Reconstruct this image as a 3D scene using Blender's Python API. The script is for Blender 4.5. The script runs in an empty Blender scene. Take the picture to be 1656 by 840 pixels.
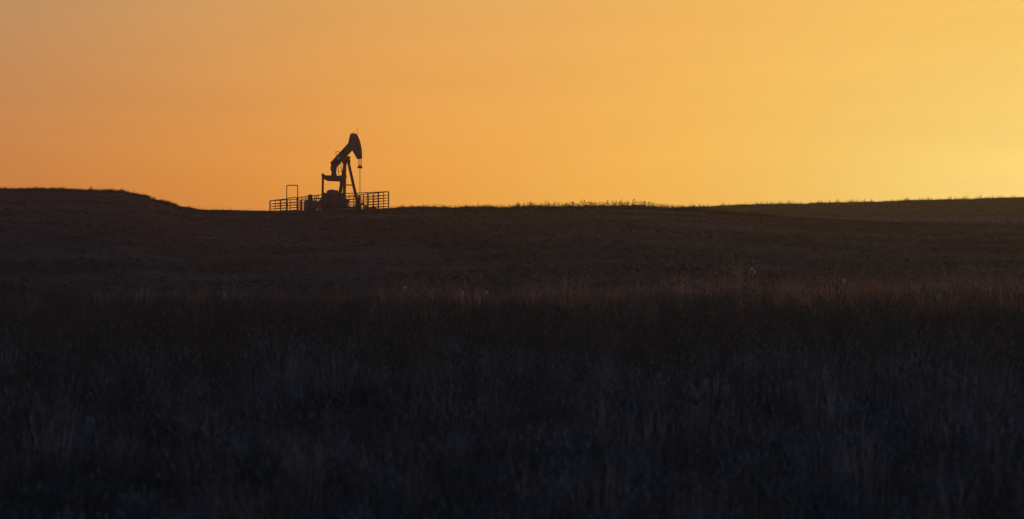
import bpy, bmesh, math, random
import numpy as np
from mathutils import Vector, Matrix, Quaternion

S = bpy.context.scene
C = S.collection
R = math.radians
rnd = random.Random(11)
rng = np.random.default_rng(5)

# ------------------------------------------------------------------ camera
FPX = 2340.0                       # focal length in pixels of a 1656 wide frame
cam = bpy.data.cameras.new('camera')
co = bpy.data.objects.new('camera', cam)
C.objects.link(co)
S.camera = co
cam.sensor_width = 36.0
cam.lens = FPX / 1656 * 36
co.location = (0, 0, 0)
co.rotation_euler = (R(90), 0, 0)
cam.shift_y = 30 / 1656            # eye level lies a little below the middle of the frame
cam.clip_start = 0.1
cam.clip_end = 9000
cam.dof.use_dof = True
cam.dof.focus_distance = 128
cam.dof.aperture_fstop = 1.7

# ------------------------------------------------------------------ sky and sun
SUN_AZ, SUN_EL = 23.0, 1.2         # azimuth right of the camera axis, height above the horizon
def lin(c):
    return tuple((v / 255 / 12.92) if v / 255 <= .04045 else ((v / 255 + .055) / 1.055) ** 2.4 for v in c) + (1,)
W = bpy.data.worlds.new('World')
S.world = W
W.use_nodes = True
nt = W.node_tree
N, L = nt.nodes, nt.links
def math_node(op, a, b=None, clamp=False):
    n = N.new('ShaderNodeMath'); n.operation = op; n.use_clamp = clamp
    for i, v in enumerate((a, b)):
        if v is None: continue
        if isinstance(v, (int, float)): n.inputs[i].default_value = v
        else: L.new(v, n.inputs[i])
    return n.outputs[0]
def ramp_node(fac, stops, scale):
    n = N.new('ShaderNodeValToRGB'); n.color_ramp.interpolation = 'B_SPLINE' if False else 'LINEAR'
    e = n.color_ramp.elements
    while len(e) < len(stops): e.new(.5)
    for k, (p, c) in zip(e, stops):
        k.position = p / scale; k.color = lin(c)
    L.new(fac, n.inputs[0])
    return n.outputs[0]
def mix_node(f, a, b):
    n = N.new('ShaderNodeMix'); n.data_type = 'RGBA'
    L.new(f, n.inputs[0]); L.new(a, n.inputs[6]); L.new(b, n.inputs[7])
    return n.outputs[2]
tc = N.new('ShaderNodeTexCoord')
sep = N.new('ShaderNodeSeparateXYZ'); L.new(tc.outputs['Generated'], sep.inputs[0])
dx, dy, dz = sep.outputs
hyp = math_node('SQRT', math_node('MAXIMUM', math_node('ADD', math_node('MULTIPLY', dx, dx), math_node('MULTIPLY', dy, dy)), 1e-6))
dot = math_node('ADD', math_node('MULTIPLY', dx, math.sin(R(SUN_AZ))), math_node('MULTIPLY', dy, math.cos(R(SUN_AZ))))
az = math_node('ARCCOSINE', math_node('MULTIPLY', math_node('DIVIDE', dot, hyp), .99999))
az = math_node('DIVIDE', az, math.pi)                     # 0 towards the sun, 1 away from it
el = math_node('DIVIDE', math_node('ARCSINE', dz), math.pi / 2)
low = ramp_node(az, [(0, (242, 214, 120)), (4, (240, 209, 113)), (7, (242, 207, 109)), (10, (244, 201, 102)), (16.4, (249, 187, 85)), (27, (241, 163, 69)),
                     (33, (231, 149, 64)), (42, (208, 131, 64)), (70, (140, 100, 82)), (110, (84, 88, 110)), (180, (64, 84, 124))], 180)
high = ramp_node(az, [(0, (245, 197, 101)), (4, (244, 194, 98)), (10, (243, 188, 96)), (16.4, (239, 179, 92)), (23, (231, 169, 92)), (29.5, (223, 161, 89)),
                      (42, (190, 143, 97)), (70, (136, 118, 110)), (110, (82, 96, 124)), (180, (62, 88, 134))], 180)
k1 = N.new('ShaderNodeMapRange'); k1.interpolation_type = 'LINEAR'
L.new(el, k1.inputs[0]); k1.inputs[1].default_value = 3.5 / 90; k1.inputs[2].default_value = 10.5 / 90
k2 = N.new('ShaderNodeMapRange'); k2.interpolation_type = 'SMOOTHSTEP'
L.new(el, k2.inputs[0]); k2.inputs[1].default_value = 10.5 / 90; k2.inputs[2].default_value = 40 / 90
sky = N.new('ShaderNodeTexSky'); sky.sky_type = 'NISHITA'; sky.sun_disc = False
sky.sun_elevation = R(SUN_EL); sky.sun_rotation = R(SUN_AZ)
sky.dust_density = 1.5; sky.ozone_density = 2.0
dome = N.new('ShaderNodeVectorMath'); dome.operation = 'SCALE'
L.new(sky.outputs[0], dome.inputs[0]); dome.inputs['Scale'].default_value = 0.05
zen = N.new('ShaderNodeVectorMath'); zen.operation = 'ADD'
L.new(dome.outputs[0], zen.inputs[0]); zen.inputs[1].default_value = (.018, .088, .225)   # deep blue dusk overhead
band = mix_node(k1.outputs[0], low, high)
full = mix_node(k2.outputs[0], band, zen.outputs[0])
smap = N.new('ShaderNodeMapping'); smap.inputs['Scale'].default_value = (3.0, 3.0, 26.0); smap.inputs['Rotation'].default_value = (0, R(3), 0)
L.new(tc.outputs['Generated'], smap.inputs[0])
sn = N.new('ShaderNodeTexNoise'); sn.inputs['Scale'].default_value = 1.6; sn.inputs['Detail'].default_value = 5; sn.inputs['Roughness'].default_value = .55
L.new(smap.outputs[0], sn.inputs['Vector'])
sr = N.new('ShaderNodeMapRange'); L.new(sn.outputs[0], sr.inputs[0])
sr.inputs[1].default_value = .25; sr.inputs[2].default_value = .75; sr.inputs[3].default_value = .965; sr.inputs[4].default_value = 1.035
streak = N.new('ShaderNodeVectorMath'); streak.operation = 'SCALE'
L.new(full, streak.inputs[0]); L.new(sr.outputs[0], streak.inputs['Scale'])
full = streak.outputs[0]                                  # faint layers of dust in the evening sky
bg = N['Background']; bg.inputs[1].default_value = 1.03
L.new(full, bg.inputs[0])

sl = bpy.data.lights.new('sun', 'SUN')
so = bpy.data.objects.new('sun', sl); C.objects.link(so)
sl.energy = 0.5; sl.angle = R(0.5); sl.color = (1.0, .55, .22)
so.location = (400, 900, 60)
sd = Vector((math.sin(R(SUN_AZ)) * math.cos(R(SUN_EL)), math.cos(R(SUN_AZ)) * math.cos(R(SUN_EL)), math.sin(R(SUN_EL))))
so.rotation_euler = sd.to_track_quat('Z', 'Y').to_euler()

S.view_settings.view_transform = 'Standard'
S.view_settings.look = 'None'
S.view_settings.exposure = 0.0
S.view_settings.gamma = 1.0

# ------------------------------------------------------------------ helpers
def tag(o, label=None, cat=None, group=None, kind=None):
    if label: o['label'] = label
    if cat: o['category'] = cat
    if group: o['group'] = group
    if kind: o['kind'] = kind
    return o
def empty(name, loc, rz=0.0):
    o = bpy.data.objects.new(name, None); C.objects.link(o)
    o.location = loc; o.rotation_euler = (0, 0, rz); o.empty_display_size = .3
    return o
class MB:
    """collects shapes into one mesh"""
    def __init__(s): s.v, s.f = [], []
    def add(s, vs, fs):
        b = len(s.v); s.v += [tuple(v) for v in vs]; s.f += [tuple(i + b for i in f) for f in fs]; return s
    def box(s, c, d, rot=None):
        c = Vector(c); h = Vector(d) / 2
        vs = [Vector((x * h.x, y * h.y, z * h.z)) for x in (-1, 1) for y in (-1, 1) for z in (-1, 1)]
        if rot is not None: vs = [rot @ v for v in vs]
        return s.add([c + v for v in vs], [(0, 1, 3, 2), (4, 6, 7, 5), (0, 4, 5, 1), (2, 3, 7, 6), (0, 2, 6, 4), (1, 5, 7, 3)])
    def bar(s, p, q, w, d, w2=None, d2=None):
        """rectangular beam from p to q; w sideways (horizontal), d the other way"""
        p, q = Vector(p), Vector(q); t = (q - p).normalized()
        up = Vector((0, 0, 1)) if abs(t.z) < .95 else Vector((1, 0, 0))
        a = t.cross(up).normalized(); b = a.cross(t).normalized()
        w2 = w if w2 is None else w2; d2 = d if d2 is None else d2
        vs = []
        for P, ww, dd in ((p, w, d), (q, w2, d2)):
            for i, j in ((-1, -1), (1, -1), (1, 1), (-1, 1)): vs.append(P + a * i * ww / 2 + b * j * dd / 2)
        return s.add(vs, [(3, 2, 1, 0), (4, 5, 6, 7), (0, 1, 5, 4), (1, 2, 6, 5), (2, 3, 7, 6), (3, 0, 4, 7)])
    def tube(s, pts, r, n=8, r2=None):
        pts = [Vector(p) for p in pts]; m = len(pts); rings = []
        t0 = (pts[1] - pts[0]).normalized()
        a = t0.orthogonal().normalized()
        for i, p in enumerate(pts):
            t = (pts[min(i + 1, m - 1)] - pts[max(i - 1, 0)]).normalized()
            a = (a - t * a.dot(t)).normalized(); b = t.cross(a)
            rr = r if r2 is None else r + (r2 - r) * i / (m - 1)
            rings.append([p + (a * math.cos(2 * math.pi * k / n) + b * math.sin(2 * math.pi * k / n)) * rr for k in range(n)])
        vs = [v for g in rings for v in g]; fs = []
        for i in range(m - 1):
            for k in range(n):
                k2 = (k + 1) % n
                fs.append((i * n + k, i * n + k2, (i + 1) * n + k2, (i + 1) * n + k))
        fs.append(tuple(range(n))[::-1]); fs.append(tuple((m - 1) * n + k for k in range(n)))
        return s.add(vs, fs)
    def prism(s, poly, y0, y1):
        """polygon in the x-z plane pushed from y0 to y1"""
        n = len(poly)
        vs = [(x, y0, z) for x, z in poly] + [(x, y1, z) for x, z in poly]
        fs = [tuple(range(n)), tuple(range(2 * n - 1, n - 1, -1))]
        for i in range(n):
            j = (i + 1) % n; fs.append((i, i + n, j + n, j))
        return s.add(vs, fs)
    def build(s, name, mat, parent=None, bevel=0.0, smooth=False):
        me = bpy.data.meshes.new(name); me.from_pydata(s.v, [], s.f)
        bm = bmesh.new(); bm.from_mesh(me); bmesh.ops.recalc_face_normals(bm, faces=bm.faces)
        if bevel:
            bmesh.ops.bevel(bm, geom=list(bm.edges), offset=bevel, segments=1, affect='EDGES', clamp_overlap=True)
        bm.to_mesh(me); bm.free()
        if smooth:
            for p in me.polygons: p.use_smooth = True
        me.materials.append(mat)
        o = bpy.data.objects.new(name, me); C.objects.link(o)
        if parent is not None: o.parent = parent
        return o

def material(name, base, rough=.7, metal=0.0, second=None, scale=6.0, bump=.2, thr=(.42, .62)):
    m = bpy.data.materials.new(name); m.use_nodes = True
    n, l = m.node_tree.nodes, m.node_tree.links
    b = n['Principled BSDF']; b.inputs['Roughness'].default_value = rough; b.inputs['Metallic'].default_value = metal
    t = n.new('ShaderNodeTexCoord')
    no = n.new('ShaderNodeTexNoise'); no.inputs['Scale'].default_value = scale; no.inputs['Detail'].default_value = 6
    l.new(t.outputs['Object'], no.inputs['Vector'])
    r = n.new('ShaderNodeValToRGB'); e = r.color_ramp.elements
    e[0].position, e[1].position = thr
    e[0].color = tuple(base) + (1,); e[1].color = tuple(second or [c * .7 for c in base]) + (1,)
    l.new(no.outputs[0], r.inputs[0]); l.new(r.outputs[0], b.inputs['Base Color'])
    if bump:
        n2 = n.new('ShaderNodeTexNoise'); n2.inputs['Scale'].default_value = scale * 6; n2.inputs['Detail'].default_value = 4
        l.new(t.outputs['Object'], n2.inputs['Vector'])
        bu = n.new('ShaderNodeBump'); bu.inputs['Strength'].default_value = bump; bu.inputs['Distance'].default_value = .02
        l.new(n2.outputs[0], bu.inputs['Height']); l.new(bu.outputs[0], b.inputs['Normal'])
    return m
M_STEEL = material('worn_steel', (.022, .018, .016), .7, .0, (.035, .017, .010))
M_DARK = material('greasy_steel', (.020, .018, .017), .65, .0, (.03, .018, .012))
M_PIPE = material('rusty_pipe', (.085, .048, .030), .7, .0, (.055, .036, .028), 14)
M_PANEL = material('weathered_tube', (.085, .055, .040), .65, .0, (.11, .05, .03), 10)
M_ENGINE = material('engine_paint', (.05, .048, .046), .45, .0, (.04, .034, .03), 9)
M_PATCH = material('pale_grey_patch', (.42, .44, .48), .5, .0, (.30, .30, .32), 9)
M_GRILLE = material('dull_grille', (.16, .16, .165), .6, .0, (.10, .09, .085), 9)
M_CONC = material('old_concrete', (.26, .24, .22), .9, .0, (.18, .16, .14), 4)
M_STONE = material('pale_rock', (.85, .66, .55), .9, .0, (.70, .50, .42), 8)
M_CABLE = material('steel_rope', (.07, .065, .06), .5, .3)

# ------------------------------------------------------------------ terrain
T1 = np.array([(-2500, 309), (-600, 306), (0, 307.5), (60, 307), (100, 307.5), (150, 309.5), (160, 311), (166, 310.5), (190, 310.5), (199, 311), (204, 313), (222, 315.5), (234, 317.5), (239, 318.5), (240.5, 322), (247, 324.5),
               (256, 326), (280, 331.5), (295, 336), (312, 338.8), (350, 340), (436, 341.5), (530, 340), (640, 339), (700, 338.4), (800, 338),
               (900, 336.6), (950, 335.5), (1040, 336.8), (1100, 339.5), (1170, 345), (1300, 353), (1450, 361), (1656, 367), (2200, 375), (4000, 380)])
T2 = np.array([(-2500, 358), (700, 358), (1000, 350), (1080, 342), (1130, 339), (1160, 337.8), (1250, 335), (1350, 332.8), (1450, 330),
               (1550, 327.2), (1656, 323.8), (1900, 313), (2300, 308), (4000, 306)])
YC = 124.0
PR, PN = np.array((-11.05, 130.0)), np.array((-16.6, 127.0))     # near corners of the fenced pad
def pad_plane(x, y): return 5.8 + .0585 * (x + 16.6) + .0419 * (y - 127.0)
def sstep(t):
    t = np.clip(t, 0, 1); return t * t * (3 - 2 * t)
def wav(x, y, s, seed):
    r = np.random.default_rng(seed); o = 0
    for k in range(5):
        a = r.uniform(0, 6.283); f = r.uniform(.6, 1.6) / s
        o = o + np.sin((x * math.cos(a) + y * math.sin(a)) * f * 6.283 + r.uniform(0, 6.283))
    return o / 5
def height(x, y):
    x = np.asarray(x, float); y = np.asarray(y, float)
    ang = np.clip(np.arctan2(x, np.maximum(y, .01)), -R(52), R(52))
    px = 828 + FPX * np.tan(ang)
    z1 = (450 - np.interp(px, T1[:, 0], T1[:, 1])) * YC / FPX
    z2 = (450 - np.interp(px, T2[:, 0], T2[:, 1])) * 215.0 / FPX
    ze = -(np.interp(px, [0, 700, 1656], [39, 36, 25])) * 56 / FPX
    near = np.where(y < 30, np.interp(y, [-50, 12, 30], [-1.75, -1.72, -1.42]), -1.42 + (ze + 1.42) * sstep((y - 30) / 26) ** 1.0)
    dip = ze + (-1.45 - ze) * sstep((y - 56) / 13)
    t = np.clip((y - 70) / (YC - 70), 0, 1)
    hill = -1.45 + (z1 + 1.45) * (.62 * t + .38 * np.sin(t * math.pi / 2))
    z = np.where(y < 56, near, np.where(y < 70, dip, hill))
    # beyond the first crest
    wp = sstep((x + 38) / 10) * sstep((-3 - x) / 6) * sstep((156 - y) / 10)
    back = z1 - .35 * sstep((y - YC) / 20)
    zb = wp * pad_plane(x, y) + (1 - wp) * back
    zb = z1 + (zb - z1) * sstep((y - YC) / 4)
    zb = zb + (z2 - zb) * (sstep((y - 140) / 75) * .5 + .5 * np.clip((y - 140) / 75, 0, 1))
    far = z2 * (1 - sstep((y - 217) / 500)) - 2 * sstep((y - 217) / 500)
    z = np.where(y < YC, z, np.where(y < 217, zb, far))
    calm = 1 - wp * sstep((y - 118) / 6) * .9
    amp = np.interp(y, [0, 10, 60, 130, 250], [.02, .03, .06, .05, .10])
    return z + calm * amp * (wav(x, y, 5.5, 1) + .6 * wav(x, y, 1.7, 2))
def h1(x, y): return float(height(np.array([x]), np.array([y]))[0])

def ground_material():
    m = bpy.data.materials.new('dry_prairie_soil'); m.use_nodes = True
    n, l = m.node_tree.nodes, m.node_tree.links
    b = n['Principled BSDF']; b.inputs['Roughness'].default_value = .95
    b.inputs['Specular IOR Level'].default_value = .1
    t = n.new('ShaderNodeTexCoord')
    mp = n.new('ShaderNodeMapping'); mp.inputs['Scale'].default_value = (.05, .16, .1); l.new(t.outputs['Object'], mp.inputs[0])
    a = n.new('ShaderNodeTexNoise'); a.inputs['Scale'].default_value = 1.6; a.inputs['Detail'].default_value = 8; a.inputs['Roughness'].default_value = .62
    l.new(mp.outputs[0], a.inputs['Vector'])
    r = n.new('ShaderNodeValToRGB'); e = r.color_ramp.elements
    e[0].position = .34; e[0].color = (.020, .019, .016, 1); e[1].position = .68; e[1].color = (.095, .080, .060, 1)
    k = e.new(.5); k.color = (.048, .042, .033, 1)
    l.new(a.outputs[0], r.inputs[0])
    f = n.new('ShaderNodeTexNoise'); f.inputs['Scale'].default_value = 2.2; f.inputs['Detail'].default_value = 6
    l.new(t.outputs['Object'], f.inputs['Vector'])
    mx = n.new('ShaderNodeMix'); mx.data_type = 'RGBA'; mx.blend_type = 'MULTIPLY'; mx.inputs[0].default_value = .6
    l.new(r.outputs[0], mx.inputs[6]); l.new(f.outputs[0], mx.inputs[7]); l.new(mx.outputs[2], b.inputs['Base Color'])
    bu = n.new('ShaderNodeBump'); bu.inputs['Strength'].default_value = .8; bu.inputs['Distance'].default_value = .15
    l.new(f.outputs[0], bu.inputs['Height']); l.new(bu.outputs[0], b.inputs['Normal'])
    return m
M_GROUND = ground_material()

def build_ground():
    ys = np.concatenate([[-600, -300, -150, -80, -30, -12, -4], np.arange(0, 60, .55), np.arange(60, 118, .7), np.arange(118, 150, .3),
                         np.arange(150, 205, 1.2), np.arange(205, 222, .5), [225, 232, 245, 265, 300, 360, 450, 600, 800, 1200, 1600]])
    ts = np.concatenate([[-2.2, -1.8, -1.5, -1.2, -1, -.8, -.7, -.6, -.52], np.concatenate([np.linspace(-.45, -.36, 50)[:-1], np.linspace(-.36, -.22, 190)[:-1], np.linspace(-.22, .45, 480)]), [.52, .6, .7, .8, 1, 1.2, 1.5, 1.8, 2.2]])
    T, Y = np.meshgrid(ts, ys)
    X = T * (np.abs(Y) + np.where(np.abs(Y) < 40, 12 * (1 - np.abs(Y) / 40), 0) + .5)
    Z = height(X, Y)
    nr, nc = Y.shape
    V = np.stack([X, Y, Z], -1).reshape(-1, 3)
    i = np.arange((nr - 1) * nc).reshape(nr - 1, nc)[:, :-1].ravel()
    F = np.stack([i, i + 1, i + nc + 1, i + nc], 1)
    me = bpy.data.meshes.new('ground')
    me.vertices.add(len(V)); me.vertices.foreach_set('co', V.ravel())
    me.loops.add(F.size); me.loops.foreach_set('vertex_index', F.ravel().astype(np.int32))
    me.polygons.add(len(F)); me.polygons.foreach_set('loop_start', np.arange(0, F.size, 4).astype(np.int32))
    me.update(calc_edges=True)
    me.polygons.foreach_set('use_smooth', np.ones(len(F), bool))
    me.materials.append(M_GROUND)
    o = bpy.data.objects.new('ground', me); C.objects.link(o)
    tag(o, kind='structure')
build_ground()

# gravel pad under the machinery, a sheet just above the soil
FL, FW = np.array((-.475, .88)), np.array((-.88, -.475))          # along and across the fenced yard
FLn, FWn = FL / np.linalg.norm(FL), FW / np.linalg.norm(FW)
def yard(a, b):
    """a metres along the long side from the right near corner, b metres across"""
    p = PR + FLn * a + FWn * b; return float(p[0]), float(p[1])
M_GRAVEL = material('pale_gravel', (.20, .17, .14), .95, .0, (.12, .10, .08), 3, .6)
YL, YW = 14.3, 6.3
def build_pad():
    na, nb = 60, 30; V = []; F = []
    for i in range(na + 1):
        for j in range(nb + 1):
            a = -.6 + (YL + 1.2) * i / na; b = -.6 + (YW + 1.2) * j / nb
            x, y = yard(a, b); V.append((x, y, h1(x, y) + .03 + rnd.uniform(0, .02)))
    for i in range(na):
        for j in range(nb):
            k = i * (nb + 1) + j; F.append((k, k + 1, k + nb + 2, k + nb + 1))
    m = MB(); m.add(V, F); tag(m.build('gravel_pad', M_GRAVEL), kind='structure')
build_pad()

# pale dirt track along the brow to the gate
TRK = [at_px for at_px in (((352 - 828) * 124.6 / FPX, 124.6), ((374 - 828) * 123.5 / FPX, 123.5), ((402 - 828) * 123.0 / FPX, 123.0), ((433 - 828) * 123.6 / FPX, 123.6))]
TRK = TRK + [(-21.6, 126.0), (-21.2, 129.0), yard(8.2, YW + .5)]
def track_points():
    P_ = [Vector((*p, 0)) for p in TRK]; out = []
    for i in range(len(P_) - 1):
        a, b, c, d = P_[max(i - 1, 0)], P_[i], P_[i + 1], P_[min(i + 2, len(P_) - 1)]
        for k in range(10):
            t = k / 10
            out.append(.5 * ((2 * b) + (c - a) * t + (2 * a - 5 * b + 4 * c - d) * t * t + (3 * b - a - 3 * c + d) * t ** 3))
    return out + [P_[-1]]
TP = track_points()
def build_track():
    V, F = [], []; nx = 8
    for i, p in enumerate(TP):
        t = (TP[min(i + 1, len(TP) - 1)] - TP[max(i - 1, 0)]).normalized(); s_ = Vector((-t.y, t.x, 0))
        for j in range(nx + 1):
            q = p + s_ * (j / nx - .5) * (1.3 + .25 * math.sin(i * .7 + j))
            V.append((q.x, q.y, h1(q.x, q.y) + .025 + rnd.uniform(0, .012)))
    for i in range(len(TP) - 1):
        for j in range(nx):
            k = i * (nx + 1) + j; F.append((k, k + 1, k + nx + 2, k + nx + 1))
    m = MB(); m.add(V, F); tag(m.build('dirt_track', M_TRACK), kind='structure')
M_TRACK = material('packed_dirt', (.30, .23, .18), .95, .0, (.17, .13, .10), 2, .5)
build_track()
TPA = np.array([(p.x, p.y) for p in TP])
def on_track(x, y, m=.8):
    return np.min((x[:, None] - TPA[None, :, 0]) ** 2 + (y[:, None] - TPA[None, :, 1]) ** 2, 1) < m * m

# ------------------------------------------------------------------ pump jack
PUMP = Vector((-15.20, 132.66, 0)); PUMP.z = pad_plane(PUMP.x, PUMP.y) + .10
PROT = math.atan2(-.826, .563)
pj = tag(empty('pump_jack', PUMP, PROT), 'dark oil pump jack with its horse head raised, standing inside the pipe panel fence', 'pump jack')
# local axes: x towards the well, y left, z up; the saddle bearing is above the origin
ZS = 4.78
def uv(u, v): return (u, ZS + v)
MB().box((-2.2, 0, -.06), (7.6, 2.0, .22)).build('base_slab', M_CONC, pj, .02)
sk = MB()
for y in (-.55, .55):
    sk.box((-2.2, y, .19), (7.2, .16, .28))
for x in (-5.4, -3.9, -2.4, -.9, .6, 1.2): sk.box((x, 0, .185), (.16, .94, .2))
sk.build('skid', M_STEEL, pj, .01)
# samson post
for y in (-1, 1):
    MB().bar((.95, y * .74, .33), (.06, y * .14, ZS - .18), .21, .21, .19, .19).build('front_leg', M_STEEL, pj, .01)
MB().bar((-1.7, 0, .33), (-.12, 0, ZS - .22), .26, .22, .26, .2).build('rear_leg', M_STEEL, pj, .01)
MB().bar((.55, -.44, 2.28), (.55, .44, 2.28), .1, .1).build('leg_brace', M_STEEL, pj)
sd_ = MB(); sd_.box((0, 0, ZS - .12), (.52, .5, .16)); sd_.box((0, 0, ZS + .06), (.42, .62, .20)); sd_.tube([(0, -.38, ZS + .06), (0, .38, ZS + .06)], .13, 12)
sd_.box((.02, .30, ZS - .35), (.30, .10, .40)); sd_.box((.02, -.30, ZS - .35), (.30, .10, .40))
sd_.build('saddle_bearing', M_DARK, pj, .012)
# walking beam: an I beam along the tilt
TH = math.atan(.437)
bt = Vector((math.cos(TH), 0, math.sin(TH))); bn = Vector((-math.sin(TH), 0, math.cos(TH)))
B0 = Vector((0, 0, ZS + .63))
def on_beam(s, n, y=0): return B0 + bt * s + bn * n + Vector((0, y, 0))
wb = MB(); rot = Matrix(((bt.x, 0, bn.x), (0, 1, 0), (bt.z, 0, bn.z)))
s0, s1 = -3.08, 1.25
wb.box(on_beam((s0 + s1) / 2, 0), (s1 - s0, .05, .66), rot)
wb.box(on_beam((s0 + s1) / 2, .345), (s1 - s0, .30, .05), rot)
wb.box(on_beam((s0 + s1) / 2, -.345), (s1 - s0, .30, .05), rot)
for k in range(7):
    s = s0 + .12 + k * .68
    for y in (-.085, .085): wb.box(on_beam(s, 0, y), (.03, .115, .63), rot)
beam = wb.build('walking_beam', M_STEEL, pj, .006)
pl = MB(); pl.box(on_beam(-1.35, .02, -.157), (.50, .012, .30), rot)
pl.build('beam_patch', M_PATCH, beam)  # pale grey patch on the side of the beam
# horse head
R0 = 2.62
arc = [(R0 * math.cos(R(a)), R0 * math.sin(R(a))) for a in np.linspace(53, -5, 15)]
prof = [(1.10, 2.06), (1.34, 2.14)] + arc + [(2.44, -.25), (1.50, .60), (1.02, .72), (.70, 1.22)]
hh = MB()
pp = [uv(*p) for p in prof]
hh.prism(pp, -.19, -.16); hh.prism(pp, .16, .19)
fr = [uv(*p) for p in arc]
for i in range(len(fr) - 1):                                      # curved face plate
    hh.bar((fr[i][0], 0, fr[i][1]), (fr[i + 1][0], 0, fr[i + 1][1]), .44, .05)
bk = [uv(*p) for p in prof[-4:] + prof[:3]]
for i in range(len(bk) - 1):
    hh.bar((bk[i][0], 0, bk[i][1]), (bk[i + 1][0], 0, bk[i + 1][1]), .32, .04)
head = hh.build('horse_head', M_STEEL, pj)
MB().tube([(1.40, -.12, ZS + 2.10), (1.40, -.12, ZS + 2.24), (1.40, .12, ZS + 2.24), (1.40, .12, ZS + 2.10)], .018, 6).build('lifting_eye', M_PIPE, head)
an = MB(); an.tube([(1.90, .16, ZS + 1.62), (1.90, .16, ZS + 2.54)], .013, 6); an.tube([(1.90, .16, ZS + 2.40), (1.90, .16, ZS + 2.54)], .03, 6)
an.build('antenna', M_STEEL, head)
# bridle, carrier bar, polished rod
WU = R0 + .03
TIP = ZS - .25
for y in (-.15, .15):
    MB().tube([(WU, y, TIP + .35), (WU, y, TIP - .72)], .024, 6).build('bridle_cable', M_CABLE, pj)
cb = MB(); cb.box((WU, 0, TIP - .78), (.16, .46, .14)); cb.box((WU, 0, TIP - .66), (.13, .18, .12)); cb.box((WU, 0, TIP - .56), (.09, .1, .1))
cb.build('carrier_bar', M_DARK, pj, .01)
MB().tube([(WU, 0, TIP - .08), (WU, 0, 1.5)], .032, 8).build('polished_rod', M_CABLE, pj)
# tail bearing, equalizer, pitmans
tail = on_beam(-2.78, -.36)
EQZ = ZS - 1.69
tb = MB(); tb.box((tail.x - .10, 0, tail.z + .02), (.56, .36, .46)); tb.box((tail.x - .04, 0, (tail.z + EQZ + .22) / 2), (.36, .32, tail.z - EQZ - .20))
tb.box((tail.x - .03, .16, EQZ + .32), (.3, .12, .2)); tb.box((tail.x - .03, -.16, EQZ + .32), (.3, .12, .2))
tb.build('tail_bearing', M_DARK, pj, .01)
eq = MB(); EU = tail.x
yz = [(-1.24, .10), (-1.12, -.08), (-.60, -.30), (.60, -.30), (1.12, -.08), (1.24, .10), (1.24, .22), (-1.24, .22)]
vs = [(EU - .14, y, EQZ + z) for y, z in yz] + [(EU + .14, y, EQZ + z) for y, z in yz]
n = len(yz)
eq.add(vs, [tuple(range(n)), tuple(range(2 * n - 1, n - 1, -1))] + [(i, i + n, (i + 1) % n + n, (i + 1) % n) for i in range(n)])
eq.build('equalizer', M_STEEL, pj, .008)
CZ, CU = 1.42, -2.70
CA = R(-80)                                                      # cranks hang down with the head up
pin = (CU + .95 * math.cos(CA), CZ + .95 * math.sin(CA))
for sgn in (-1, 1):
    y = sgn * 1.15
    MB().bar((EU, y, EQZ + .20), (pin[0], y, pin[1]), .16, .16).build('pitman_arm', M_STEEL, pj, .01)
    ed = MB(); ed.tube([(EU, y - .1, EQZ + .18), (EU, y + .1, EQZ + .18)], .14, 12); ed.box((EU, y, EQZ + .26), (.2, .18, .2)); ed.build('wrist_cap', M_DARK, pj)
    yc = sgn * .98
    cr = MB(); a0 = CA
    d = Vector((math.cos(a0), 0, math.sin(a0))); nn = Vector((-d.z, 0, d.x)); c0 = Vector((CU, yc, CZ))
    poly = [c0 - d * .3 + nn * .18, c0 - d * .3 - nn * .18, c0 + d * 1.25 - nn * .24, c0 + d * 1.25 + nn * .24]
    cr.prism([(p.x, p.z) for p in poly], yc - .07, yc + .07)
    crank = cr.build('crank', M_DARK, pj, .01)
    cw = MB()
    for side in (-1, 1):
        q = []
        for k in range(9):
            ang = a0 + side * (R(8) + R(56) * k / 8)
            q.append((CU + 1.22 * math.cos(ang), CZ + 1.22 * math.sin(ang)))
        q += [(CU + .45 * math.cos(a0 + side * R(60)), CZ + .45 * math.sin(a0 + side * R(60))), (CU + .35 * math.cos(a0 + side * R(20)), CZ + .35 * math.sin(a0 + side * R(20)))]
        cw.prism(q, yc - .14, yc + .14)
    cw.build('counterweight', M_STEEL, crank)
# gear reducer on its pedestal
gb = MB(); gb.box((CU, 0, .66), (1.2, 1.5, .66)); gb.build('reducer_pedestal', M_STEEL, pj, .015)
gr = [(CU - .62, 1.0), (CU + .62, 1.0), (CU + .64, 1.60), (CU + .58, 1.70), (CU - .58, 1.70), (CU - .64, 1.60)]
g = MB(); g.prism(gr, -.80, .80); g.box((CU, 0, 1.30), (1.44, 1.70, .08))
g.prism([(CU - .44, 1.70), (CU + .44, 1.70), (CU + .40, 1.90), (CU + .26, 1.97), (CU - .26, 1.97), (CU - .40, 1.90)], -.42, .40)
gear = g.build('gear_reducer', M_ENGINE, pj, .02)
MB().tube([(CU, -1.05, CZ), (CU, 1.05, CZ)], .11, 14).build('crank_shaft', M_DARK, pj)
MB().box((CU + .05, -.1, 1.995), (.34, .42, .05)).build('inspection_cover', M_STEEL, gear, .008)
# belt guard and brake
bgp = [(-3.1, .75), (-3.1, 1.12), (-3.45, 1.12), (-5.0, .86), (-5.25, .74), (-5.2, .52), (-4.9, .38)]
MB().prism(bgp, -.76, -.60).build('belt_guard', M_STEEL, pj, .01)
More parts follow.
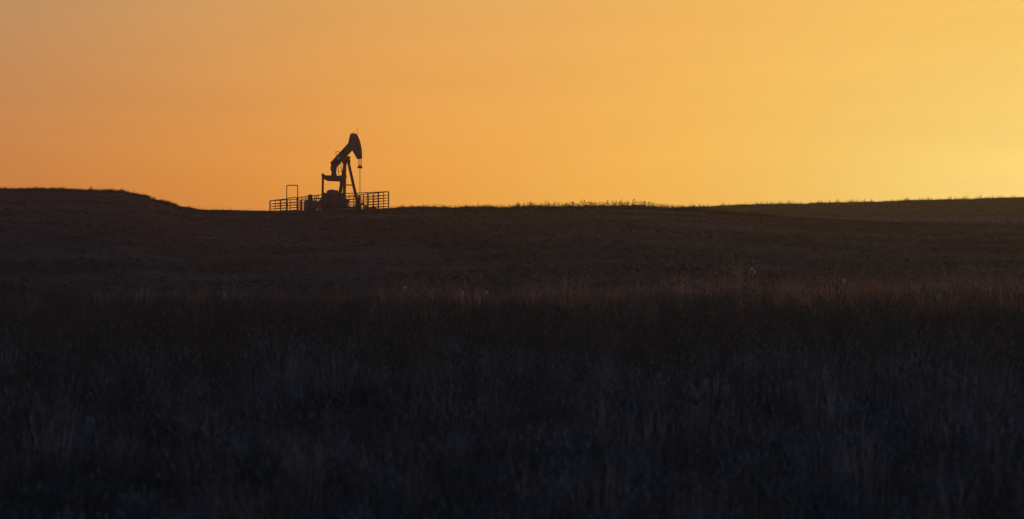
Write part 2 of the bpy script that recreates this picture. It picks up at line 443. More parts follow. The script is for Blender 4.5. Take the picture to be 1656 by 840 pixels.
# ladder up the post with a hoop above the beam
ly = -.58
LT, LB = (-.62, ZS + .62), (.80, .5)
lad = MB()
for y in (ly - .17, ly + .17): lad.tube([(LB[0], y, LB[1]), (LT[0], y, LT[1])], .028, 6)
lad.tube([(LT[0], ly - .17, LT[1]), (LT[0], ly + .17, LT[1])], .02, 6)
ladder = lad.build('ladder', M_PIPE, pj)
for k in range(13):
    f = (k + .6) / 14; u = LB[0] + (LT[0] - LB[0]) * f; z = LB[1] + (LT[1] - LB[1]) * f
    if f > .95: continue
    MB().tube([(u, ly - .17, z), (u, ly + .17, z)], .016, 6).build('rung', M_PIPE, ladder)

# ------------------------------------------------------------------ engine
def to_world(u, w):
    c, s = math.cos(PROT), math.sin(PROT); return PUMP.x + u * c - w * s, PUMP.y + u * s + w * c
ex, ey = to_world(-5.0, -1.08)
en = tag(empty('pump_engine', (ex, ey, pad_plane(ex, ey) + .06), PROT), 'squat dark engine with a round tank on top, left of the pump jack', 'engine')
MB().box((0, 0, .12), (1.6, 1.1, .22)).build('skid', M_STEEL, en, .01)
MB().prism([(-.65, .23), (.62, .23), (.64, .90), (.42, 1.20), (-.45, 1.24), (-.67, 1.0)], -.44, .44).build('engine_block', M_ENGINE, en, .03)
MB().tube([(-.02, -.08, 1.21), (-.02, -.08, 1.70)], .22, 16).build('air_tank', M_DARK, en)
MB().tube([(-.02, -.08, 1.70), (-.02, -.08, 1.75)], .14, 12).build('tank_cap', M_DARK, en)
for k in range(6):
    MB().box((0.0, -.46, .42 + .11 * k), (1.05, .05, .045)).build('louvre', M_GRILLE, en, .004)
for k in range(5):
    MB().box((.65, 0, .40 + .10 * k), (.05, .70, .04)).build('grille_slat', M_GRILLE, en, .004)
MB().tube([(.45, .3, 1.15), (.45, .3, 1.52), (.62, .3, 1.62)], .05, 8).build('exhaust_pipe', M_PIPE, en)
MB().tube([(-.78, 0, .65), (-.68, 0, .65)], .30, 16).build('flywheel', M_DARK, en)

# ------------------------------------------------------------------ wellhead
wx, wy = to_world(WU, 0)
wz = pad_plane(wx, wy) + .05
wh = tag(empty('wellhead', (wx, wy, wz), PROT), 'slim rusty wellhead under the polished rod with a side flow line', 'wellhead')
MB().tube([(0, 0, -.1), (0, 0, .42)], .13, 12).build('casing', M_PIPE, wh)
MB().tube([(0, 0, .42), (0, 0, .47)], .2, 12).build('flange', M_DARK, wh)
MB().tube([(0, 0, .47), (0, 0, 1.12)], .075, 10).build('tubing_head', M_PIPE, wh)
MB().tube([(0, 0, 1.12), (0, 0, 1.42)], .06, 10, .035).build('stuffing_box', M_DARK, wh)
fl = MB(); fl.tube([(0, 0, .55), (0, .34, .55), (0, .42, .52), (0, .44, .44), (0, .44, .14), (.05, 1.6, .10)], .05, 8); fl.build('flow_line', M_PIPE, wh)
vv = MB(); vv.tube([(0, .17, .55), (0, .29, .55)], .09, 10); vv.tube([(0, .23, .6), (0, .23, .74)], .02, 6); vv.tube([(0, .23, .74), (0, .23, .765)], .09, 12); vv.build('valve', M_DARK, wh)
v2 = MB(); v2.tube([(0, -.12, .3), (0, -.55, .3)], .045, 8); v2.tube([(0, -.4, .3), (0, -.52, .3)], .095, 10); v2.tube([(0, -.46, .36), (0, -.46, .52)], .018, 6); v2.build('casing_valve', M_PIPE, wh)

# ------------------------------------------------------------------ fence of pipe panels and a bow gate
FH = 1.50
def rounded(p, q, zb0, zb1, h0, h1_, r=.16, k=4):
    """outline of a panel from foot to foot with rounded upper corners"""
    p, q = Vector(p), Vector(q); d = q - p; ln = d.length; d = d / ln
    def P(s, h):
        zb = zb0 + (zb1 - zb0) * s / ln
        return Vector((p.x + d.x * s, p.y + d.y * s, zb + h))
    pts = [P(0, h0)]
    for i in range(k + 1):
        a = math.pi / 2 * i / k; pts.append(P(r - r * math.cos(a), h1_ - r + r * math.sin(a)))
    for i in range(k + 1):
        a = math.pi / 2 * i / k; pts.append(P(ln - r + r * math.sin(a), h1_ - r + r * math.cos(a)))
    pts.append(P(ln, h0))
    return pts, P, ln
fence = tag(empty('panel_fence', (*yard(YL / 2, YW / 2), pad_plane(*yard(YL / 2, YW / 2)))), 'low rusty pipe panel fence enclosing the pump jack, with five rails between uprights', 'fence')
FO = Vector(fence.location)
def zpad(x, y): return max(pad_plane(x, y), h1(x, y)) + .02
def panel(p, q, uprights=2):
    za, zb_ = zpad(*p) - FO.z, zpad(*q) - FO.z
    P2 = Vector((p[0] - FO.x, p[1] - FO.y)); Q2 = Vector((q[0] - FO.x, q[1] - FO.y))
    pts, P, ln = rounded(P2, Q2, za, zb_, -.05, FH)
    fr_ = MB().tube(pts, .042, 6).build('fence_panel', M_PANEL, fence, smooth=True)
    for k in range(5):
        h = .20 + .245 * k
        MB().tube([P(.02, h), P(ln - .02, h)], .029, 6).build('rail', M_PANEL, fr_, smooth=True)
    for k in range(uprights):
        s = ln * (k + 1) / (uprights + 1)
        MB().tube([P(s, .04), P(s, FH - .01)], .040, 6).build('upright', M_PANEL, fr_, smooth=True)
def run(a0, b0, a1, b1, n, gap=.10):
    for k in range(n):
        f0, f1 = k / n, (k + 1) / n
        l_ = math.hypot(a1 - a0, b1 - b0); e = gap / 2 / l_
        f0 += e; f1 -= e
        panel(yard(a0 + (a1 - a0) * f0, b0 + (b1 - b0) * f0), yard(a0 + (a1 - a0) * f1, b0 + (b1 - b0) * f1))
G0, G1 = 6.45, 9.40
run(0, 0, 0, YW, 2)                    # nearest side
run(0, YW, G0 - .05, YW, 2)            # gate side, before the gate
run(G1 + .05, YW, YL, YW, 1)           # gate side, beyond it
run(0, 0, YL, 0, 4)                    # far long side
run(YL, 0, YL, YW, 2)                  # far end
def gate():
    p, q = yard(G0, YW), yard(G1, YW)
    o = Vector((*p, zpad(*p)))
    gt = tag(empty('bow_gate', o), 'tall arched pipe gate rising above the fence left of the engine', 'gate')
    P2, Q2 = Vector((0, 0)), Vector((q[0] - p[0], q[1] - p[1])); z1_ = zpad(*q) - o.z - .0
    pts, P, ln = rounded(P2, Q2, -.13, z1_, .0, 2.76, .14)
    MB().tube(pts, .044, 6).build('arch_frame', M_PANEL, gt, smooth=True)
    d = Q2.normalized() * .16
    pts, P, ln = rounded(P2 + d, Q2 - d, 0, z1_, .08, FH + .05, .28)
    leaf = MB().tube(pts, .040, 6).build('gate_leaf', M_PANEL, gt, smooth=True)
    for k in range(5):
        MB().tube([P(.02, .14 + .245 * k), P(ln - .02, .14 + .245 * k)], .029, 6).build('rail', M_PANEL, leaf, smooth=True)
    MB().box(P(ln - .05, .95) + Vector((0, 0, 0)), (.12, .12, .16)).build('latch', M_DARK, leaf, .01)
gate()

# ------------------------------------------------------------------ stones on the pad
def stone(name, x, y, s, lab, mat, seed, group=None):
    r = random.Random(seed); bm = bmesh.new(); bmesh.ops.create_icosphere(bm, subdivisions=2, radius=1)
    for v in bm.verts:
        f = 1 + .22 * math.sin(v.co.x * 3 + seed) * math.cos(v.co.y * 4 + seed * 2) + r.uniform(-.07, .07)
        v.co = Vector((v.co.x * s[0], v.co.y * s[1], max(v.co.z, -.45) * s[2])) * f
    me = bpy.data.meshes.new(name); bm.to_mesh(me); bm.free(); me.materials.append(mat)
    o = bpy.data.objects.new(name, me); C.objects.link(o)
    o.location = (x, y, zpad(x, y) + s[2] * .4); o.rotation_euler = (0, 0, r.uniform(0, 6))
    return tag(o, lab, 'stone', group)
def at(px, y): return (px - 828) * y / FPX, y
x, y = at(513.0, 123.6); stone('pale_stone', x, y, (.12, .10, .10), 'larger of the two pale stones on the gravel in front of the engine', M_STONE, 3, 'stones on the well pad')
x, y = at(518.5, 123.7); stone('pale_stone', x, y, (.08, .07, .08), 'smaller of the two pale stones on the gravel in front of the engine', M_STONE, 5, 'stones on the well pad')
x, y = at(592.5, 129.4); stone('dark_stone', x, y, (.26, .2, .26), 'dark rounded rock just right of the wellhead', M_DARK, 7, 'stones on the well pad')
x, y = at(604.0, 130.0); stone('dark_stone', x, y, (.34, .22, .22), 'dark flat rock at the foot of the right end fence panel', M_DARK, 9, 'stones on the well pad')

# ------------------------------------------------------------------ grass
def blade_material(name, stops, trans=.45):
    m = bpy.data.materials.new(name); m.use_nodes = True
    n, l = m.node_tree.nodes, m.node_tree.links
    for k in list(n):
        if k.type != 'OUTPUT_MATERIAL': n.remove(k)
    out = [k for k in n if k.type == 'OUTPUT_MATERIAL'][0]
    oi = n.new('ShaderNodeObjectInfo')
    r = n.new('ShaderNodeValToRGB'); e = r.color_ramp.elements
    while len(e) < len(stops): e.new(.5)
    for k, (p, c) in zip(e, stops): k.position = p; k.color = tuple(c) + (1,)
    l.new(oi.outputs['Random'], r.inputs[0])
    d = n.new('ShaderNodeBsdfDiffuse'); t = n.new('ShaderNodeBsdfTranslucent'); mx = n.new('ShaderNodeMixShader')
    l.new(r.outputs[0], d.inputs[0]); l.new(r.outputs[0], t.inputs[0]); mx.inputs[0].default_value = trans
    l.new(d.outputs[0], mx.inputs[1]); l.new(t.outputs[0], mx.inputs[2]); l.new(mx.outputs[0], out.inputs[0])
    return m
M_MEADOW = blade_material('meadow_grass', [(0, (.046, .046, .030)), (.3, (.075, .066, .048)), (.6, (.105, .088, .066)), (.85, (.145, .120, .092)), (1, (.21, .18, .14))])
M_RUSSET_GLOW = blade_material('russet_glow_grass', [(0, (.30, .145, .070)), (.5, (.50, .28, .155)), (1, (.68, .46, .30))], .65)  # russet grass, its colour brightened to paint in sky glow through the blades
M_BUNCH = blade_material('pale_bunch_grass', [(0, (.10, .095, .09)), (.5, (.20, .18, .17)), (1, (.36, .31, .28))], .4)
M_COOL_FORB = blade_material('cool_tint_forb', [(0, (.075, .092, .090)), (.5, (.115, .132, .135)), (1, (.17, .185, .19))], .3)  # bluish grey stands in for cool skylight on the near growth
M_PLUME = blade_material('pale_plumes', [(0, (.26, .22, .20)), (1, (.42, .36, .33))], .5)
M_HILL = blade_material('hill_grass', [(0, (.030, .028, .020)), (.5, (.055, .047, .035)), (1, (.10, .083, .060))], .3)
M_SEED = blade_material('seed_heads', [(0, (.12, .09, .06)), (.6, (.20, .155, .11)), (1, (.32, .26, .20))], .5)
M_STALK = blade_material('dry_stalks', [(0, (.05, .038, .024)), (1, (.10, .07, .045))], .25)
M_PALE = blade_material('pale_flower', [(0, (.84, .68, .56)), (1, (.86, .72, .62))], .25)

def blade(V, F, MI, base, ang, lean, h, w, mi=0, segs=3, curl=1.0):
    d = Vector((math.cos(ang), math.sin(ang), 0)); s = Vector((-d.y, d.x, 0)); b = len(V)
    for k in range(segs + 1):
        t = k / segs
        p = base + d * (lean * t ** (1 + curl)) + Vector((0, 0, h * t * (1 - .12 * curl * lean / max(h, .01) * t)))
        ww = w * (1 - t * .92) / 2
        V.append(p - s * ww); V.append(p + s * ww)
    for k in range(segs):
        F.append((b + 2 * k, b + 2 * k + 1, b + 2 * k + 3, b + 2 * k + 2)); MI.append(mi)
def spike(V, F, MI, p, ang, ln, w, mi):
    """a small four-sided seed head"""
    b = len(V); d = Vector((math.cos(ang) * .35, math.sin(ang) * .35, 1)).normalized()
    a = d.orthogonal().normalized(); c = d.cross(a)
    V.append(p)
    for k in range(4): V.append(p + d * ln * .35 + (a * math.cos(k * 1.571) + c * math.sin(k * 1.571)) * w)
    V.append(p + d * ln)
    for k in range(4):
        F.append((b, b + 1 + k, b + 1 + (k + 1) % 4)); MI.append(mi); F.append((b + 5, b + 1 + (k + 1) % 4, b + 1 + k)); MI.append(mi)
def proto(name, mats, fn):
    V, F, MI = [], [], []; fn(V, F, MI)
    me = bpy.data.meshes.new(name); me.from_pydata([tuple(v) for v in V], [], F)
    for m in mats: me.materials.append(m)
    me.polygons.foreach_set('material_index', MI); me.update()
    return bpy.data.objects.new(name, me)
def tuft(nb, rad, h, w, seeds=0, lean=.5):
    def fn(V, F, MI):
        for k in range(nb):
            a = rnd.uniform(0, 6.283); r = rad * math.sqrt(rnd.random())
            hh_ = h * rnd.uniform(.45, 1.05)
            blade(V, F, MI, Vector((r * math.cos(a), r * math.sin(a), -.03)), a + rnd.uniform(-.9, .9), hh_ * rnd.uniform(.05, lean), hh_, w * rnd.uniform(.7, 1.3), 0, 3, rnd.uniform(.3, 1.2))
        for k in range(seeds):
            a = rnd.uniform(0, 6.283); r = rad * rnd.random(); hs = h * rnd.uniform(.95, 1.35); le = hs * rnd.uniform(.02, .3)
            base = Vector((r * math.cos(a), r * math.sin(a), -.03))
            blade(V, F, MI, base, a, le, hs, w * .55, 0, 3, .6)
            tip = base + Vector((math.cos(a), math.sin(a), 0)) * le + Vector((0, 0, hs * .96))
            spike(V, F, MI, tip - Vector((0, 0, .01)), a, rnd.uniform(.05, .10), w * 1.1, 1)
    return fn
def leafy(n, rad, h):
    def fn(V, F, MI):
        for k in range(n):                                # a low forb: many small leaves on short twigs
            a = rnd.uniform(0, 6.283); r = rad * math.sqrt(rnd.random()); z = h * rnd.uniform(.12, 1.0) * (1 - .35 * (r / rad) ** 2)
            blade(V, F, MI, Vector((r * math.cos(a), r * math.sin(a), z)), a + rnd.uniform(-1, 1), rnd.uniform(.03, .09), rnd.uniform(.02, .08), rnd.uniform(.014, .026), 0, 2, .4)
        for k in range(9):
            a = rnd.uniform(0, 6.283); blade(V, F, MI, Vector((0, 0, -.02)), a, rad * rnd.uniform(.3, .9), h * rnd.uniform(.6, 1), .008, 0, 3, .5)
    return fn
def stalk(h, w, nbr):
    def fn(V, F, MI):
        a = rnd.uniform(0, 6.283)
        for q in range(2): blade(V, F, MI, Vector((0, 0, -.03)), a + q * 1.57, h * .08, h, w, 0, 3, .5)
        for k in range(nbr):
            z = h * (.45 + .5 * k / nbr); b = rnd.uniform(0, 6.283); l_ = h * rnd.uniform(.12, .28)
            blade(V, F, MI, Vector((0, 0, z * .96)), b, l_ * .6, l_, w * .6, 0, 2, .3)
            spike(V, F, MI, Vector((math.cos(b) * l_ * .58, math.sin(b) * l_ * .58, z * .96 + l_ * .9)), b, w * 5, w * 1.3, 1)
        spike(V, F, MI, Vector((math.cos(a) * h * .08, math.sin(a) * h * .08, h * .95)), a, w * 8, w * 1.6, 1)
    return fn
def grass_object(name, protos, pts, label):
    """pts: rows of x, y, z, rotation, scale, variant"""
    col = bpy.data.collections.new(name + '_kinds')
    for i, p in enumerate(protos):
        p.name = '%s_kind_%02d' % (name, i); col.objects.link(p)
    me = bpy.data.meshes.new(name)
    P = np.asarray(pts, float)
    P = P[~((P[:, 0] < -15) & (P[:, 1] > 112) & on_track(P[:, 0], P[:, 1]))]
    me.vertices.add(len(P)); me.vertices.foreach_set('co', P[:, :3].ravel())
    for nm, ty, c in (('turn', 'FLOAT', 3), ('size', 'FLOAT', 4), ('kind_index', 'INT', 5)):
        at_ = me.attributes.new(nm, ty, 'POINT'); at_.data.foreach_set('value', P[:, c].astype(np.int32 if ty == 'INT' else np.float32))
    me.update()
    o = bpy.data.objects.new(name, me); C.objects.link(o)
    g = bpy.data.node_groups.new(name, 'GeometryNodeTree')
    g.interface.new_socket('Geometry', in_out='INPUT', socket_type='NodeSocketGeometry')
    g.interface.new_socket('Geometry', in_out='OUTPUT', socket_type='NodeSocketGeometry')
    n, l = g.nodes, g.links
    gi, go = n.new('NodeGroupInput'), n.new('NodeGroupOutput')
    ci = n.new('GeometryNodeCollectionInfo'); ci.inputs['Collection'].default_value = col
    ci.inputs['Separate Children'].default_value = True; ci.inputs['Reset Children'].default_value = True
    ip = n.new('GeometryNodeInstanceOnPoints'); ip.inputs['Pick Instance'].default_value = True
    def attr(nm, ty):
        a = n.new('GeometryNodeInputNamedAttribute'); a.data_type = ty; a.inputs['Name'].default_value = nm
        return a.outputs[0]
    cx = n.new('ShaderNodeCombineXYZ'); l.new(attr('turn', 'FLOAT'), cx.inputs[2])
    l.new(gi.outputs[0], ip.inputs['Points']); l.new(ci.outputs[0], ip.inputs['Instance'])
    l.new(attr('kind_index', 'INT'), ip.inputs['Instance Index']); l.new(cx.outputs[0], ip.inputs['Rotation'])
    l.new(attr('size', 'FLOAT'), ip.inputs['Scale']); l.new(ip.outputs[0], go.inputs[0])
    md = o.modifiers.new('scatter', 'NODES'); md.node_group = g
    tag(o, label, 'grass', kind='stuff')
    return o
def scatter(n, y0, y1, half, tlo=None, thi=None):
    """n points over a wedge of ground seen from the camera, even per square metre"""
    if tlo is None and thi is None and y1 <= 60:               # near growth goes on well past the frame on both sides
        n = int(n * (1 + 18 * (y1 - y0) / (half * (y1 * y1 - y0 * y0))))
        y = rng.uniform(y0, y1, 4 * n); x = rng.uniform(-1, 1, 4 * n) * (half * y1 + 9)
        k = np.abs(x) < half * y + 9
        return x[k][:n], y[k][:n]
    y = np.sqrt(rng.uniform(y0 * y0, y1 * y1, n)); lo = -half if tlo is None else tlo; hi = half if thi is None else thi
    return y * rng.uniform(lo, hi, n), y
def in_yard(x, y, m=0.3):
    dx_, dy_ = x - PR[0], y - PR[1]
    a = dx_ * FLn[0] + dy_ * FLn[1]; b = dx_ * FWn[0] + dy_ * FWn[1]
    return (a > -m) & (a < YL + m) & (b > -m) & (b < YW + m)
def rows(x, y, smin, smax, kinds, big=None, rough=0.0):
    z = height(x, y); k = len(x)
    s = rng.uniform(smin, smax, k)
    s = s * (1 + .30 * wav(x, y, 9, 21) + .18 * wav(x, y, 2.6, 22))
    if big is not None: s = s * big(x, y)
    if rough: s = s * np.clip(1 + rough * (wav(x, y, 3.4, 31) + .8 * wav(x, y, 1.3, 32) + .4 * wav(x, y, 14, 33) + rng.normal(0, .5, k)), .15, 2.2)
    s = np.minimum(s, np.interp(y, [6, 14, 30, 60], [.8, 1.1, 1.5, 2.2]))
    return np.stack([x, y, z, rng.uniform(0, 6.283, k), s, rng.choice(kinds, k)], 1)

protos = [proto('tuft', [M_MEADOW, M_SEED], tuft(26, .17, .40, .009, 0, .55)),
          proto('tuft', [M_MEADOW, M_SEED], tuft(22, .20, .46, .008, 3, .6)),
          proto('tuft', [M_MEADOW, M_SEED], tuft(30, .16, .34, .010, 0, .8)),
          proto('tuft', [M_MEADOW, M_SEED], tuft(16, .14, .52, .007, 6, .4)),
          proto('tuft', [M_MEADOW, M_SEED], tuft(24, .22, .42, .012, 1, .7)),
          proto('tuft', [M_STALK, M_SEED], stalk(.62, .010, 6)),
          proto('tuft', [M_RUSSET_GLOW, M_RUSSET_GLOW], tuft(22, .24, .66, .010, 4, .35)),
          proto('tuft', [M_RUSSET_GLOW, M_SEED], tuft(16, .16, .74, .009, 6, .3)),
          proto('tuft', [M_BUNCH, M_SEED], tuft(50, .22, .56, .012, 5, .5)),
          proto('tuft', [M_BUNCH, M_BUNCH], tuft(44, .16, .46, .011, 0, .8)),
          proto('tuft', [M_COOL_FORB, M_COOL_FORB], leafy(90, .24, .30)),
          proto('tuft', [M_COOL_FORB, M_COOL_FORB], leafy(60, .16, .40)),
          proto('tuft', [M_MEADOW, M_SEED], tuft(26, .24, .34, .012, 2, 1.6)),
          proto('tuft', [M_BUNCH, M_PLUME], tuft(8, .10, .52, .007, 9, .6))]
P = []
x, y = scatter(15000, 4.5, 30, .52); P.append(rows(x, y, .6, 1.2, [0, 0, 1, 2, 2, 3, 4, 4], None, .55))
x, y = scatter(28000, 30, 60, .46); k = rng.random(len(x)) < np.interp(y, [42, 52, 60], [1, .45, .4]); x, y = x[k], y[k]; P.append(rows(x, y, .6, 1.15, [0, 1, 1, 2, 3, 4, 4], lambda x, y: np.interp(y, [42, 54], [1, .65]), .5))
x, y = scatter(500, 8, 60, .46); P.append(rows(x, y, .6, 1.1, [5, 3]))
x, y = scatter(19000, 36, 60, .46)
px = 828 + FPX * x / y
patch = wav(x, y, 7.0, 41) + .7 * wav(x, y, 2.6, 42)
k = rng.random(len(x)) < np.interp(px, [0, 500, 1000, 1656], [.02, .09, .38, 1.0]) * np.interp(y + 9 * patch, [34, 44, 52, 60], [.05, .30, .65, .9]) * np.clip(.75 + .9 * patch, .1, 1.2)  # denser rightwards, where the painted glow is to look stronger
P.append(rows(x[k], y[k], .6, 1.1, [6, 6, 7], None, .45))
x, y = scatter(800, 7, 24, .5); P.append(rows(x, y, .5, 1.2, [8, 9, 9, 12], None, .3))
x, y = scatter(260, 24, 55, .46); P.append(rows(x, y, .6, 1.0, [8, 9, 13]))
x, y = scatter(2000, 6, 20, .52)                           # grey forbs added close by, their colour carrying the cool sky tint
k = rng.random(len(x)) < np.clip(.45 + .6 * wav(x, y, 1.6, 51), 0, 1) * np.interp(y, [9, 20], [1, .25]); P.append(rows(x[k], y[k], .7, 1.25, [10, 11, 11]))
x, y = scatter(1500, 7, 40, .5); P.append(rows(x, y, .7, 1.2, [12], None, .4))
x, y = scatter(260, 46, 58, .46, -.2, .46); P.append(rows(x, y, 1.0, 1.5, [13]))
x, y = scatter(420, 8.5, 22, .5, -.25, .5); k = wav(x, y, 1.6, 61) > -.1; P.append(rows(x[k], y[k], .7, 1.15, [13, 8]))
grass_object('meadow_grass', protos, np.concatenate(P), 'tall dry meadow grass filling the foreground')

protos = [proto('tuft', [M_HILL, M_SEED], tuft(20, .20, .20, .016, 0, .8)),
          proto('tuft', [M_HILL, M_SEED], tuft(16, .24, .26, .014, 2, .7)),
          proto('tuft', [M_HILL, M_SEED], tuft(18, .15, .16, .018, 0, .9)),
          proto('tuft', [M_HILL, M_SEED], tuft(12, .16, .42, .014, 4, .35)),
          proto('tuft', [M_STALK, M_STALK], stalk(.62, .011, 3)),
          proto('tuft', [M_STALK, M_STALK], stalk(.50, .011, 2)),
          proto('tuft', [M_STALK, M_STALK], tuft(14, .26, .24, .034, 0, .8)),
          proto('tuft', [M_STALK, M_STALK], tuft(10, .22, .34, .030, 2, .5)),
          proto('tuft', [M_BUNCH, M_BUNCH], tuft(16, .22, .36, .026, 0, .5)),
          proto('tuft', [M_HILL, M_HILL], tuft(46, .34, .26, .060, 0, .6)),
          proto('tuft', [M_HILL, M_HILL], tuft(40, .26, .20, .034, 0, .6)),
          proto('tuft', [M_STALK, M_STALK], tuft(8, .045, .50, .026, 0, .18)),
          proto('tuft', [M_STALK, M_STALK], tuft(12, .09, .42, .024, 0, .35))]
P = []
x, y = scatter(40000, 70, 123, .46); band = wav(x * .25, y, 8.0, 71) + .7 * wav(x * .4, y, 3.2, 72)
k = rng.random(len(x)) < np.clip(.6 + .8 * band, .08, 1)
P.append(rows(x[k], y[k], .6, 1.2, [0, 0, 1, 2, 2]))
def tall_mid(x, y):                                        # ranker growth on the crest right of the yard
    px = 828 + FPX * x / y
    return np.interp(px, [600, 660, 780, 900, 960, 1050, 1090, 1150], [.55, .7, .9, 1.15, 1.35, 1.3, 1.0, .8])
x, y = scatter(7000, 120, 127, .46)
k = ~in_yard(x, y, .8) & ~((x > -27) & (x < -10) & (y > 122.5)); x, y = x[k], y[k]
px = 828 + FPX * x / y
P.append(rows(x[px < 600], y[px < 600], .35, .8, [0, 2, 6, 6]))
P.append(rows(x[px >= 600], y[px >= 600], .6, 1.1, [0, 2, 2, 6, 6, 7], tall_mid))
x, y = scatter(420, 121, 126, .5, -.09, .15); P.append(rows(x, y, .4, .95, [3, 7, 7], tall_mid))
x, y = scatter(60, 120, 125, .5, -.42, -.26); P.append(rows(x, y, .3, .6, [3, 5, 5]))
x, y = scatter(5000, 127, 160, .45, -.45, .2); k = ~in_yard(x, y, .5); P.append(rows(x[k], y[k], .25, .5, [0, 2, 2]))
x, y = scatter(22000, 127, 205, .45, .05, .46); P.append(rows(x, y, .8, 1.4, [0, 1, 1, 2]))
x, y = scatter(15000, 205, 218, .45, .08, .46); P.append(rows(x, y, .7, 1.25, [0, 2, 6, 6, 6]))
x, y = scatter(2600, 164, 171, .45, .12, .46); P.append(rows(x, y, .8, 1.3, [8]))
x, y = scatter(4200, 210, 217, .45, .09, .46); P.append(rows(x, y, .9, 2.0, [9, 9, 9, 6], None, .5))
x, y = scatter(3600, 211, 217, .45, .09, .46); P.append(rows(x, y, .7, 1.7, [11, 12, 12], None, .5))
x, y = scatter(1700, 122, 125.5, .5, -.075, .135); P.append(rows(x, y, .3, .9, [11, 12, 12], tall_mid, .5))
x, y = scatter(45, 122, 125.5, .5, .02, .12); P.append(rows(x, y, .6, 1.5, [11, 11, 12], tall_mid, .3))
x, y = scatter(260, 121.5, 125, .5, -.45, -.27); P.append(rows(x, y, .2, .5, [12, 12, 11], None, .6))
x, y = scatter(2600, 121.5, 125.5, .46, -.46, .18)
k = ~in_yard(x, y, .8) & ~((x > -27) & (x < -10)); P.append(rows(x[k], y[k], .6, 1.7, [10, 10, 2], None, .5))
x, y = scatter(700, 209, 217, .45, .10, .46); P.append(rows(x, y, .6, 1.15, [7, 7, 7, 4, 5]))
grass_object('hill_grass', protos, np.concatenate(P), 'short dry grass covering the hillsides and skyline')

# ------------------------------------------------------------------ single weeds one can pick out
def weed(px, ytop, Y, label, kind, seed, group, w=None):
    """a weed whose top reaches the picture height ytop, standing Y metres off"""
    r = random.Random(seed); x = (px - 828) * Y / FPX; z0 = h1(x, Y); top = (450 - ytop) * Y / FPX
    h = max(.25, top - z0)
    e = tag(empty('tall_weed', (x, Y, z0)), label, 'weed', group)
    w = w or .004 + .00007 * Y
    ph = r.uniform(0, 6.28); pts = [(math.cos(ph) * h * .05 * t * t, math.sin(ph) * h * .05 * t * t, h * t - .03 * (1 - t)) for t in (0, .35, .7, 1)]
    st = MB().tube(pts, w, 5, w * .6); sides = []
    for k in range(r.randint(3, 5)):
        t = r.uniform(.45, .9); b = r.uniform(0, 6.28); l_ = h * r.uniform(.12, .25)
        p0 = Vector((pts[0][0], pts[0][1], h * t)); p1 = p0 + Vector((math.cos(b) * l_ * .6, math.sin(b) * l_ * .6, l_)); sides.append(p1)
        st.tube([p0, p1], w * .7, 4, w * .4)
    st.build('stem', M_STALK, e)
    tops = [Vector(pts[-1])] + sides
    for i, p in enumerate(tops):
        s = (.10 if i == 0 else .06) * (Y / 56) ** .7
        if kind == 'dark': s *= .6 if Y < 100 else .26
        tall = 1.25
        if kind == 'plume': s *= .75; tall = 3.2
        bm = bmesh.new(); bmesh.ops.create_icosphere(bm, subdivisions=2, radius=1)
        for v in bm.verts: v.co = Vector((v.co.x * s * .8, v.co.y * s * .8, v.co.z * s * tall)) * r.uniform(.7, 1.25)
        me = bpy.data.meshes.new('flower_head'); bm.to_mesh(me); bm.free()
        me.materials.append(M_STALK if kind == 'dark' or (kind == 'pale' and i > 2) else M_PLUME if kind == 'plume' else M_PALE)
        o = bpy.data.objects.new('flower_head' if kind == 'pale' else 'seed_head', me); C.objects.link(o); o.location = p; o.parent = e
        if kind == 'plume': o.rotation_euler = (r.uniform(-.5, .5), r.uniform(-.5, .5), 0)
GA, GB, GC_ = 'weeds along the edge of the near meadow', 'weeds on the skyline', 'pale weeds low in the near meadow'
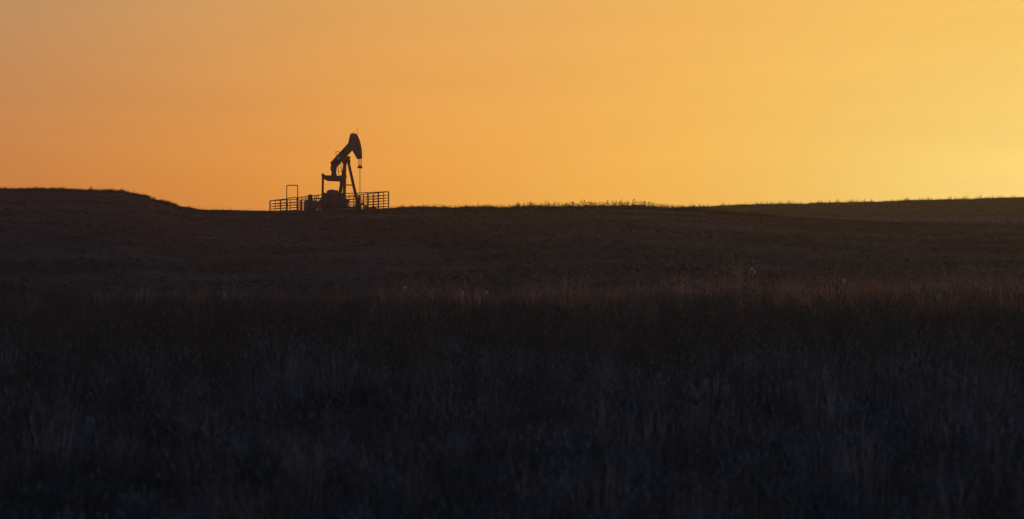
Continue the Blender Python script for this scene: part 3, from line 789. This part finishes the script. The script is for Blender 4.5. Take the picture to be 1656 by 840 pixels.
for i, a in enumerate([
    (364, 478, 55.5, 'pale-headed weed at the meadow edge, far to the left below the bow gate', 'pale', GA),
    (655, 468, 55.5, 'pale-headed weed at the meadow edge below the right end of the fence', 'pale', GA),
    (748, 478, 54.5, 'pale-headed weed at the meadow edge, left one of a close pair right of the fence', 'pale', GA),
    (786, 480, 54.0, 'pale-headed weed at the meadow edge, right one of a close pair right of the fence', 'pale', GA),
    (1218, 438, 55.5, 'tallest pale-headed weed at the meadow edge, standing well clear of the grass', 'pale', GA),
    (1105, 466, 55.0, 'pale-headed weed at the meadow edge just left of a dark weed', 'pale', GA),
    (1364, 456, 55.0, 'pale-headed weed at the meadow edge, the one farthest right', 'pale', GA),
    (1037, 460, 55.5, 'dark-headed weed at the meadow edge, left one of the dark two', 'dark', GA),
    (1128, 463, 55.5, 'dark-headed weed at the meadow edge, right one of the dark two', 'dark', GA),
    (147, 302.5, 123.5, 'thin weed on top of the left mound against the orange sky', 'dark', GB),
    (718, 332, 123.5, 'short thin weed on the skyline, first one right of the fence', 'dark', GB),
    (786, 331, 123.5, 'thin weed on the skyline, second one right of the fence', 'dark', GB),
    (857, 328.5, 123.5, 'thin weed on the skyline between the fence and the tall clump', 'dark', GB),
    (983, 324.5, 123.5, 'tall thin weed on the skyline at the crest of the near hill', 'dark', GB),
    (1025, 323, 123.5, 'tallest weed on the skyline, right of the crest of the near hill', 'dark', GB),
    (1042, 326, 123.5, 'bushy weed on the skyline just right of the tallest one', 'dark', GB),
    (572, 598, 18.0, 'pale drooping weed in the dark meadow straight below the pump jack', 'plume', GC_),
    (1118, 634, 14.5, 'pale weed in the dark meadow right of the middle of the photo', 'plume', GC_),
    (1180, 636, 14.0, 'small pale weed in the dark meadow beside a larger one on its left', 'plume', GC_),
    (148, 686, 12.2, 'pale weed in the dark meadow near the lower left corner', 'plume', GC_),
    (1558, 682, 12.0, 'pale weed in the dark meadow near the lower right corner', 'plume', GC_)]):
    weed(a[0], a[1], a[2], a[3], a[4], 40 + i, a[5])

# ------------------------------------------------------------------ evening haze
def haze():
    m = bpy.data.materials.new('evening_haze'); m.use_nodes = True
    n, l = m.node_tree.nodes, m.node_tree.links
    for k in list(n):
        if k.type != 'OUTPUT_MATERIAL': n.remove(k)
    out = [k for k in n if k.type == 'OUTPUT_MATERIAL'][0]
    v = n.new('ShaderNodeVolumePrincipled'); v.inputs['Color'].default_value = (.95, .84, .95, 1)
    v.inputs['Density'].default_value = 0.00072; v.inputs['Anisotropy'].default_value = .88
    l.new(v.outputs[0], out.inputs['Volume'])
    MB().box((0, 500, 6.5), (7600, 2400, 23)).build('haze', m)
    tag(bpy.data.objects['haze'], kind='stuff')
haze()
